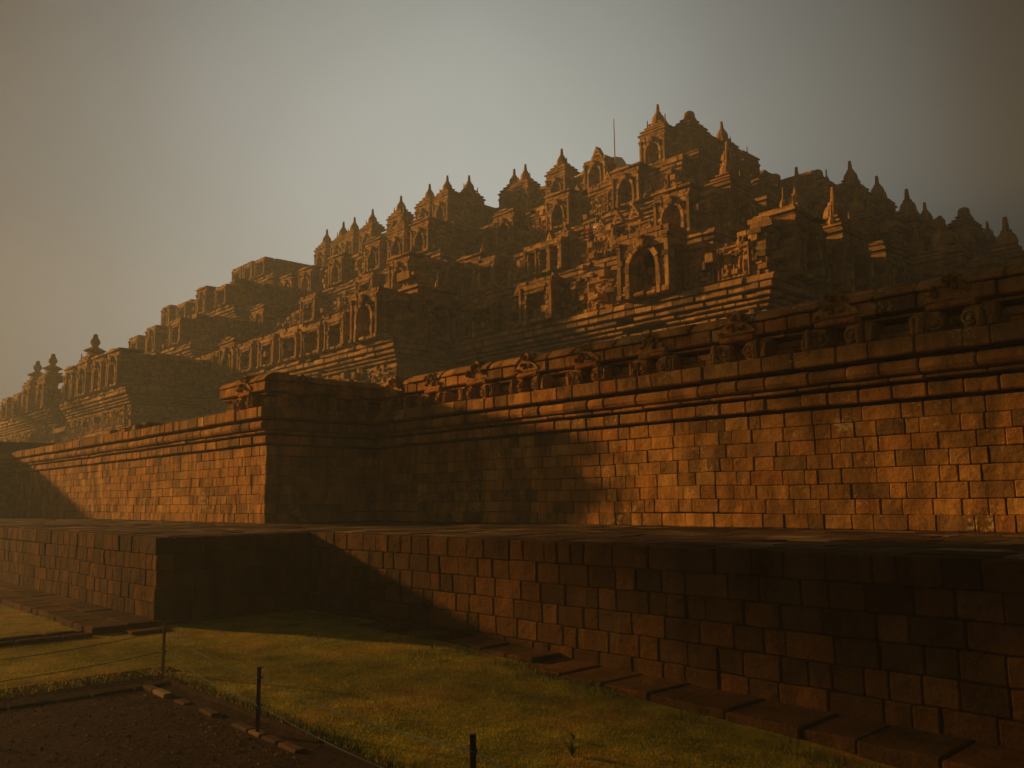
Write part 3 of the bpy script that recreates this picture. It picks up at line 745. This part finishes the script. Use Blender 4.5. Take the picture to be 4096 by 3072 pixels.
# E tier (sky line)
N_((-65.9, -63.1, -61.3, -58.5, -54.4, -50.6, -48.4), 38.5, FE, ('full', 'full', 'full', 'full', 'full', 'full', 'full'))
N_((-44.2, -43.0, -39.3, -35.7), 41.5, FE, ('full', 'full', 'full', 'peak'))
niche(-30.9, 41.5, FE, LIT, 'full', s=1.04)
niche(-29.5, 42.6, FE, DRK, 'dome', s=1.05)
niche(-29.5, 46.2, FE, DRK, 'full', s=1.0); niche(-29.5, 44.4, FE, DRK, 'ruin')
niche(-29.5, 48.5, FE, DRK, 'ruin'); niche(-47.5, 39.7, FE, DRK, 'full')
niche(-29.5, 51, FE-.2, DRK, 'rect')
for x in (-68.4, -70.8, -73): niche(x, 34, FE-.7, LIT, 'rect')
# D tier
N_((-60.2, -57.2, -52.8, -48.0, -45.2, -42.6), 32.3, FD, ('ruin', 'ruin', 'ruin', 'ruin', 'full', 'ruin'))
N_((-40.4, -37.9, -33.2, -28.1), 35.3, FD, ('rect', 'ruin', 'ruin', 'ruin'))
for y, st in ((36.8, 'ruin'), (39.6, 'full'), (42.6, 'ruin'), (44.6, 'dome')): niche(-25, y, FD, DRK, st)
niche(-24.2, 46, FD, LIT, 'full'); niche(-22.9, 46, FD, LIT, 'dome')
for y, st in ((47.6, 'full'), (51.2, 'full'), (54.4, 'ruin'), (58.5, 'full')): niche(-21.8, y, FD-.0, DRK, st)
niche(-20.3, 61.2, FD, DRK, 'dome', s=1.15); niche(-20.3, 65.8, FD, DRK, 'full'); niche(-20.3, 69.5, FD, DRK, 'full'); niche(-20.3, 71.8, FD, DRK, 'full')
for x, st in ((-62.3, 'rect'), (-66, 'ruin'), (-70, 'rect'), (-73.5, 'none')): niche(x, 27.9, FD-.6, LIT, st)
# C tier
N_((-33.6, -29.5), 29.9, FC, ('rect', 'rect'), )
niche(-33.6+4.9, 29.9, FC, LIT, 'rect'); niche(-36+1.2, 29.9, FC, LIT, 'ruin', bi=0); niche(-21.2, 29.9, FC, LIT, 'ruin', bi=1)
N_((-37.2, -40.6, -47.0, -53.9), 26.9, FC, ('ruin', 'rect', 'rect', 'ruin'))
for y, st in ((31.3, 'full'), (34.2, 'ruin'), (37.2, 'full'), (39.6, 'dome')): niche(-19.8, y, FC, DRK, st)
for y, st in ((42.3, 'full'), (46.2, 'dome'), (50.2, 'full'), (55, 'full')): niche(-16.6, y, FC, DRK, st)
niche(-18.2, 40.5, FC, LIT, 'full')
for x, st in ((-57, 'rect'), (-61.5, 'none'), (-65, 'rect')): niche(x, 22.5, FC-.5, LIT, st)
# B tier
niche(-18.2, 24.15, FB, LIT, 'none', s=1.22, bi=0, label='large arched niche with a dark opening on the first terrace')
niche(-23.8, 24.15, FB, LIT, 'rect'); niche(-27.2, 24.15, FB, LIT, 'rect', s=.9)
niche(-31.45, 21.15, FB, LIT, 'none', s=1.15, bi=1)
N_((-34.2, -36.4, -38.6, -41.0, -43.5, -45.8, -48.4), 21.15, FB, ('rect', 'rect', 'rect', 'rect', 'rect', 'ruin', 'rect'), s=.95)
niche(-30.2, 22.7, FB, DRK, 'ruin', s=1.1, bi=0)
for y, st in ((25.7, 'ruin'), (29.0, 'full'), (32.4, 'ruin')): niche(-14, y, FB, DRK, st, s=1.05)
niche(-12.4, 35, FB, LIT, 'full')
for y, st in ((37, 'full'), (41, 'ruin'), (45, 'full')): niche(-10.8, y, FB, DRK, st)
for x, st in ((-51.1, 'ruin'), (-53.8, 'ruin'), (-56.8, 'para'), (-59.6, 'ruin'), (-66.2, 'para'), (-70.2, 'para'), (-73, 'rect'), (-76.5, 'rect')): niche(x, 16.75, FB-.35, LIT, st, s=1.0)

# carved pieces on the faces
reliefs(LIT, (0, 24.15), -30, -14.2, FB-2.25, .02); reliefs(LIT, (0, 21.15), -49, -30.3, FB-2.25, .02); reliefs(DRK, (-30.2, 0), 21.3, 24, FB-2.25, .02)
reliefs(LIT, (0, 16.75), -62, -50.2, FB-.35-2.25, .02); reliefs(LIT, (0, 16.75), -84, -65.2, FB-.35-2.25, .02)
for x in (-16.3, -14.95, -20.6, -25.5, -29.0): place(rng.choice(REL), 'relief_panel', x, 24.15-.25, FB+.1, LIT, sx=.7 if x > -17 else .9)
for x in (-33.1, -35.3, -37.5, -39.8): place(rng.choice(REL), 'relief_panel', x, 21.15-.25, FB+.15, LIT, sx=.45, sz=1.2)
for x in (-31.6, -27, -25.4, -23.3): place(rng.choice(REL), 'relief_panel', x, 29.9-.25, FC+.15, LIT, sx=.7)
for x in (-26.2, -30.3, -31.9, -35.5): place(rng.choice(REL), 'relief_panel', x, 35.3-.25, FD+.2, LIT, sx=.7)
reliefs(LIT, (0, 29.9), -35.8, -20, FC-2.25, .02, prob=.8); reliefs(LIT, (0, 35.3), -41, -25, FD-2.25, .02, prob=.8)
reliefs(LIT, (0, 38.5), -66, -47.6, FE-2.25, .02, prob=.8); reliefs(LIT, (0, 41.5), -47, -29.7, FE-2.25, .02, prob=.9)
jewels(LIT, (0, 29.9), -35.5, -20, FC-3.25, -.1+.3); jewels(LIT, (0, 24.15), -29.8, -19.8, FB+1.5, .0, s=1.1, prob=.6)
jewels(LIT, (0, 35.3), -41, -25.2, FD-3.25, .2); jewels(LIT, (0, 32.3), -60.5, -41.5, FD-3.25, .2); jewels(LIT, (0, 26.9), -55, -36.2, FC-3.25, .2)
jewels(LIT, (0, 41.5), -47, -29.7, FE-3.25, .2); jewels(LIT, (0, 29.9), -35.8, -20.5, FC+1.6, 0, s=1.2, prob=.6); jewels(LIT, (0, 35.3), -41, -25.5, FD+2.0, 0, s=1.1, prob=.5)
for (x, y, z) in ((-20.56, 24.15, FB+.25), (-21.7, 29.9, FC+.6), (-27.6, 35.3, FD-.3), (-26.4, 29.9, FC-.5), (-35.3, 21.15, FB+1.5), (-31.0, 29.9, FC-.6), (-46, 26.9, FC-.5), (-33, 35.3, FD-.5), (-37, 41.5, FE-.5), (-24.5, 24.15, FB-.2)):
    place(SPT, 'makara_spout', x, y, z, LIT, s=rng.uniform(.9, 1.15), rz=rng.uniform(-.1, .1))
for (x, y, z) in ((-30.2, 23, FB-.8), (-36, 28.4, FC-.6), (-41.3, 33.8, FD-.5), (-14, 27.3, FB-.5), (-19.8, 32.8, FC-.5), (-25, 38, FD-.5), (-30.2, 21.6, FB+2.6), (-25, 41, FD+1.9)):
    place(SPT, 'makara_spout', x, y, z, DRK, s=1.1)

# main stupa summit beyond the galleries
sx, sy = -50.0, 60.0
mb = MB(); lathe(mb, [(9, 0), (9, 2), (7.5, 2.1), (7.4, 3.2), (6.3, 3.4), (6.5, 5), (5.9, 7), (4.3, 8.9), (1.7, 9.6), (1.5, 9.6)], 32, (sx, sy, FE+.5)); tp(mb, 'main_stupa', M_pale, label='weathered bell-shaped central stupa')
mb = MB(); lathe(mb, [(.9, 0), (1.12, .1), (1.05, .9), (.85, 1.25), (.8, 1.27)], 8, (sx, sy, 32.4)); tp(mb, 'stupa_pinnacle', M_pale, label='pale octagonal broken pinnacle of the central stupa')
rod = empty('lightning_rod', (sx, sy, 33.6), label='thin upright metal lightning rod on the pale summit block', cat='lightning rod')
mb = MB(); lathe(mb, [(.06, 0), (.055, 2.8), (.045, 4.0), (.01, 4.3)], 6); mb.obj('mast', M_metal, rod)
mb = MB(); lathe(mb, [(.12, -.05), (.12, .06), (.05, .1)], 8); mb.obj('mast_base', M_metal, rod)

# ------------------------------------------------------------------ figures (skin modifier bodies)
def skin_fig(name, joints, edges, m, lv=2):
    me = bpy.data.meshes.new(name); me.from_pydata([j[0] for j in joints], edges, [])
    o = bpy.data.objects.new(name, me); sc.collection.objects.link(o)
    md = o.modifiers.new('s', 'SKIN'); ss = o.modifiers.new('ss', 'SUBSURF'); ss.levels = lv; ss.render_levels = lv
    for v, j in zip(me.skin_vertices[0].data, joints):
        rr_ = j[1]; v.radius = (rr_, rr_) if not isinstance(rr_, tuple) else rr_
    me.skin_vertices[0].data[0].use_root = True
    dg = bpy.context.evaluated_depsgraph_get(); ev = bpy.data.meshes.new_from_object(o.evaluated_get(dg))
    bpy.data.objects.remove(o); ev.name = name; ev.materials.clear(); ev.materials.append(m)
    ev.polygons.foreach_set('use_smooth', [True]*len(ev.polygons)); return ev
BUD = skin_fig('buddha_statue', [((0, 0, .16), .2), ((0, .02, .38), (.17, .13)), ((0, .02, .6), (.2, .13)), ((0, .01, .76), .07), ((0, 0, .9), (.10, .11)), ((0, .01, 1.02), .06), ((0, .01, 1.07), .035),
    ((.3, -.12, .12), .11), ((.08, -.34, .08), .08), ((-.3, -.12, .12), .11), ((-.08, -.34, .08), .08),
    ((.24, .02, .66), .075), ((.29, -.02, .42), .055), ((.12, -.24, .24), .045), ((-.24, .02, .66), .075), ((-.29, -.02, .42), .055), ((-.12, -.24, .24), .045)],
    [(0, 1), (1, 2), (2, 3), (3, 4), (4, 5), (5, 6), (0, 7), (7, 8), (0, 9), (9, 10), (2, 11), (11, 12), (12, 13), (2, 14), (14, 15), (15, 16)], M_temple)
def buddha(x, y, z, label, rz=0, s=1.0):
    o = link('buddha_statue', BUD, None, label=label, cat='statue', group='stone Buddha statues on the terraces')
    o.location = (x, y, z); o.rotation_euler = (0, 0, rz); o.scale = (s,)*3
buddha(-24.7, 29.4, FC+.0, 'dark seated stone Buddha exposed on the second terrace above the large arched niche', s=1.25)
buddha(-38.6, 26.4, FC+.0, 'seated stone Buddha exposed beside the shaded end wall of the second terrace', s=1.25)
buddha(-43.6, 26.4, FC, 'pale seated stone Buddha in the broken second terrace wall at mid left')
buddha(-51.2, 26.4, FC, 'small seated stone Buddha alone on the hazy ledge at the left of the second terrace')
buddha(-31.45, 20.85, FB+.3, 'seated stone Buddha inside the tall arched corner niche of the first terrace')
buddha(-43.5, 20.85, FB+.2, 'seated stone Buddha in a low broken niche, left part of the first terrace')
buddha(-41.0, 20.85, FB+.2, 'seated stone Buddha in the square-topped niche beside the broken one')
buddha(-23.8, 23.85, FB+.2, 'seated stone Buddha in a shaded square niche left of the large arch')
buddha(-26.9, 34.8, FD, 'dark seated stone Buddha silhouetted on the third terrace wall near its right corner', s=1.2)

def person(x, y, z, rz, shirt, label, arm_up=False, lean=0., hat=None):
    g = empty('person', (x, y, z), rz, label=label, cat='person', group='visitors on the terraces')
    L_ = lean
    armR = [((-.2, 0, 1.38), .055), ((-.3, -.12, 1.5), .042), ((-.26, -.22, 1.78), .032), ((-.26, -.24, 1.88), .03)] if arm_up else [((-.2, 0, 1.38), .055), ((-.3, -.06, 1.14), .042), ((-.2, -.28, 1.1), .032), ((-.17, -.36, 1.11), .03)]
    j = [((0, 0, .95), (.15, .11)), ((0, -L_*.3, 1.2), (.14, .10)), ((0, -L_*.6, 1.38), (.16, .09)), ((0, -L_*.7, 1.5), .055), ((0, -L_*.9, 1.62), (.078, .09)), ((0, -L_*.9, 1.71), .06)]
    j += armR+[((.2, 0, 1.38), .055), ((.3, -.06, 1.14), .042), ((.2, -.28, 1.1), .032), ((.17, -.36, 1.11), .03)]
    j += [((.1, 0, .88), .1), ((.11, -.01, .48), .065), ((.11, .02, .08), .045), ((.11, -.14, .04), .04), ((-.1, 0, .88), .1), ((-.11, -.01, .48), .065), ((-.11, .02, .08), .045), ((-.11, -.14, .04), .04)]
    e = [(0, 1), (1, 2), (2, 3), (3, 4), (4, 5), (2, 6), (6, 7), (7, 8), (8, 9), (2, 10), (10, 11), (11, 12), (12, 13), (0, 14), (14, 15), (15, 16), (16, 17), (0, 18), (18, 19), (19, 20), (20, 21)]
    link('body', skin_fig('body', j, e, M_skin), g)
    t = [((0, 0, .92), (.175, .13)), ((0, -L_*.3, 1.2), (.165, .12)), ((0, -L_*.6, 1.37), (.18, .105)), ((0, -L_*.65, 1.44), .07)]
    for s_ in (0, 1):
        a = armR if s_ == 0 else j[10:14]
        t += [(a[0][0], .075), ((Vector(a[0][0])*.35+Vector(a[1][0])*.65)[:], .06)]
    link('shirt', skin_fig('shirt', t, [(0, 1), (1, 2), (2, 3), (2, 4), (4, 5), (2, 6), (6, 7)], shirt), g)
    link('trousers', skin_fig('trousers', [((0, 0, .93), (.165, .125)), ((.1, 0, .86), .115), ((.11, -.01, .48), .08), ((.11, .02, .12), .06), ((-.1, 0, .86), .115), ((-.11, -.01, .48), .08), ((-.11, .02, .12), .06)],
        [(0, 1), (1, 2), (2, 3), (0, 4), (4, 5), (5, 6)], M_trou), g)
    link('hair', skin_fig('hair', [((0, .02-L_*.9, 1.66), (.088, .088)), ((0, .01-L_*.9, 1.73), .07)], [(0, 1)], hat or M_hair), g)
    return g
person(-63.5, 16.95, 6.9, .5, M_white, 'visitor in a white shirt leaning at the gap in the left terrace, one arm raised', arm_up=True, lean=.15)
person(-62.7, 17.2, 7.25, -.2, M_white, 'taller visitor in pale clothes behind the arm-raising one, in the gap of the left terrace', lean=.1)
mb = MB(); box(mb, -64.9, -62.1, 16.6, 17.6, 6.6, 6.9); box(mb, -64.9, -62.1, 17.02, 17.6, 6.9, 7.25); tp(mb, 'stair_landing')
person(-27.5, 30.9, FC+.9, .3, M_red, 'visitor in a red top on the second terrace, left of two together')
person(-26.95, 30.8, FC+.9, -.3, M_white, 'visitor in a white top beside the red one on the second terrace')

# orange sprig on the dark end wall
sp = empty('flower', (-30.0, 24.05, FB+.95), label='tiny orange blossom sprig against the dark terrace wall', cat='plant')
mb = MB(); lathe(mb, [(.02, 0), (.015, .2)], 5); mb.obj('stem', M_weed, sp)
mb = MB()
for k in range(9):
    a = k*.7; r_ = .07; z_ = .1+.02*k
    mb.add([(0, 0, z_), (r_*math.cos(a), r_*math.sin(a), z_+.05), (r_*.6*math.cos(a+.6), r_*.6*math.sin(a+.6), z_+.12)], [(0, 1, 2)])
mb.obj('petals', M_orange, sp)

# ------------------------------------------------------------------ rope barrier
posts = [(-9.2, 1.0, .5), (-9.16, 3.52, .52), (-6.52, 3.27, .53), (-3.56, 2.99, .62), (-.9, 2.75, .55)]
labels = ['thin dark iron post out on the left side of the lawn corner', 'farthest thin dark iron rope post, at the path corner before the platform edge', 'middle thin dark iron rope post beside the path kerb',
          'nearest thin dark iron rope post, cut by the bottom edge', 'thin dark iron rope post at the right']
def post_obj(i, x, y, h):
    g = empty('rope_post', (x, y, lawn_z(x, y)-.02 if y > 3.33 else path_z(x, y)-.02), .3*i, label=labels[i], cat='post', group='iron posts of the rope barrier')
    mb = MB(); box(mb, -.016, .016, -.016, -.010, -.1, h); box(mb, -.016, -.010, -.010, .016, -.1, h)
    box(mb, -.0165, .0165, -.0165, .0165, h, h+.006)
    mb.obj('shaft', M_iron, g)
    for hz in (h-.08, h*.45):
        mb = MB(); lathe(mb, [(.024, 0), (.028, .006), (.024, .012)], 10, (0, 0, hz)); mb.obj('rope_loop', M_rope, g)
    return g
pg = [post_obj(i, *p) for i, p in enumerate(posts)]
def rope(z_of, label, sag):
    g = empty('rope', (posts[1][0], posts[1][1], .4), label=label, cat='rope', group='ropes of the barrier')
    mb = MB()
    for a in range(len(posts)-1):
        A = Vector((posts[a][0], posts[a][1], pg[a].location.z+z_of(posts[a][2]))); B = Vector((posts[a+1][0], posts[a+1][1], pg[a+1].location.z+z_of(posts[a+1][2])))
        n = 16; rd = .0032
        for k in range(n+1):
            t = k/n; p = A.lerp(B, t); p.z -= sag*4*t*(1-t)
            for q in range(5):
                an = q*2*math.pi/5; d = (B-A).normalized(); s_ = d.cross(Vector((0, 0, 1))).normalized()
                v = p+s_*rd*math.cos(an)+Vector((0, 0, rd*math.sin(an))); mb.v.append(v[:])
        b = len(mb.v)-(n+1)*5
        for k in range(n):
            for q in range(5): mb.f.append((b+k*5+q, b+(k+1)*5+q, b+(k+1)*5+(q+1) % 5, b+k*5+(q+1) % 5))
    o = mb.obj('cord', M_rope, g, smooth=True); o.matrix_parent_inverse = Matrix.Translation(g.location).inverted()
rope(lambda h: h-.075, 'upper blue rope running from post to post', .05)
rope(lambda h: h*.45+.005, 'lower blue rope running from post to post near the grass', .04)

# weeds on the lawn
def weed(x, y, h, n, label, seed, group=None):
    r = random.Random(seed); mb = MB()
    for i in range(n):
        a = r.uniform(0, 6.28); l = h*r.uniform(.5, 1.1); w_ = .003+.002*r.random(); lean = r.uniform(.2, .9)*l
        px, py = math.cos(a), math.sin(a); prev = None; vs = []
        for k in range(5):
            t = k/4; q = lean*t*t; z = l*t*(1-.25*t); ww = w_*(1-t)+.0008
            vs += [(px*q-py*ww, py*q+px*ww, z), (px*q+py*ww, py*q-px*ww, z)]
        mb.add(vs, [(2*k, 2*k+1, 2*k+3, 2*k+2) for k in range(4)])
    g = mb.obj('weed_tuft', M_weed, None, label=label, cat='weed', group=group); g.location = (x, y, lawn_z(x, y)-.01)
weed(-4.44, 4.66, .14, 110, 'bright green weed tuft near the bottom edge of the lawn', 1, 'weed tufts')
weed(-4.7, 4.95, .10, 30, 'thin pale weed tuft just behind the bright green one', 2, 'weed tufts')
weed(-8.3, 6.35, .16, 22, 'weed tuft growing against the footing stones of the right platform wall', 3, 'weed tufts')
weed(-9.1, 6.45, .13, 22, 'smaller weed tuft at the left end of the footing stones', 4, 'weed tufts')
weed(-3.0, 4.7, .10, 14, 'lone thin weed tuft in the right part of the lawn', 5, 'weed tufts')

# tree whose leaves just enter at the left edge
def tree(x, y, h, cr, label, seed, n=5200, dens=1.0, vs=.38, tw=1.0):
    g = empty('tree', (x, y, -.4), label=label, cat='tree'); r = random.Random(seed)
    t = skin_fig('trunk', [((0, 0, 0), .3*h/12), ((.1, .1, h*.3), .22*h/12), ((.3, -.1, h*.55), .15*h/12), ((-.2, .2, h*.8), .07), ((1.4*cr/4, .3, h*.75), .07), ((-1.5*cr/4, -.6, h*.7), .07), ((.5, 1.5*cr/4, h*.72), .06)],
        [(0, 1), (1, 2), (2, 3), (2, 4), (1, 5), (2, 6)], M_bark, 1)
    link('trunk', t, g)
    cl = [(Vector((r.gauss(0, .5), r.gauss(0, .5), r.gauss(0, vs)))*cr, r.uniform(.25, .5)*cr) for _ in range(16)]
    mb = MB()
    for i in range(n):
        c, rad = r.choice(cl); d = Vector((r.gauss(0, 1), r.gauss(0, 1), r.gauss(0, 1))).normalized()*rad*r.random()**.4; d.z *= min(1, vs*2.2)
        p = c+d+Vector((0, 0, h*.78)); a = Vector((r.gauss(0, 1), r.gauss(0, 1), r.gauss(0, .6))).normalized(); b = a.orthogonal().normalized(); s = r.uniform(.08, .16)*dens
        mb.add([(p-a*s)[:], (p+b*s*.5)[:], (p+a*s)[:], (p-b*s*.5)[:]], [(0, 1, 2, 3)])
    mb.obj('crown', M_leaf, g)
tree(-75, 13.2, 11.5, 3.0, 'leafy green tree just entering at the far left edge beyond the terrace', 4)

tree(-45, -10.6, 16.4, 2.9, 'tall leafy tree added out of view to shade the right platform wall', 21, 5600, 2.2, .22)  # added unseen tree, its crown placed to darken the right platform wall
tree(-48, -5.3, 19.9, 2.7, 'taller leafy tree added out of view to shade the right parapet', 22, 5200, 2.2, .26)  # second added tree outside the view, throwing shade on the parapet
# ------------------------------------------------------------------ haze
HZ = MB(); box(HZ, -140, 60, -60, 110, -1.6, 38.5)
hm = bpy.data.materials.new('morning_haze'); hm.use_nodes = True; t = hm.node_tree; t.nodes.clear()
v = t.nodes.new('ShaderNodeVolumePrincipled'); oo = t.nodes.new('ShaderNodeOutputMaterial'); t.links.new(v.outputs[0], oo.inputs['Volume'])
v.inputs['Density'].default_value = .0028; v.inputs['Anisotropy'].default_value = .24; v.inputs['Color'].default_value = (.78, .98, 1.0, 1)
HZ.obj('haze', hm, label='warm golden morning haze over the temple', kind='stuff')
print('niches', NICHES, 'jewels', JW[0], 'reliefs', RL[0])
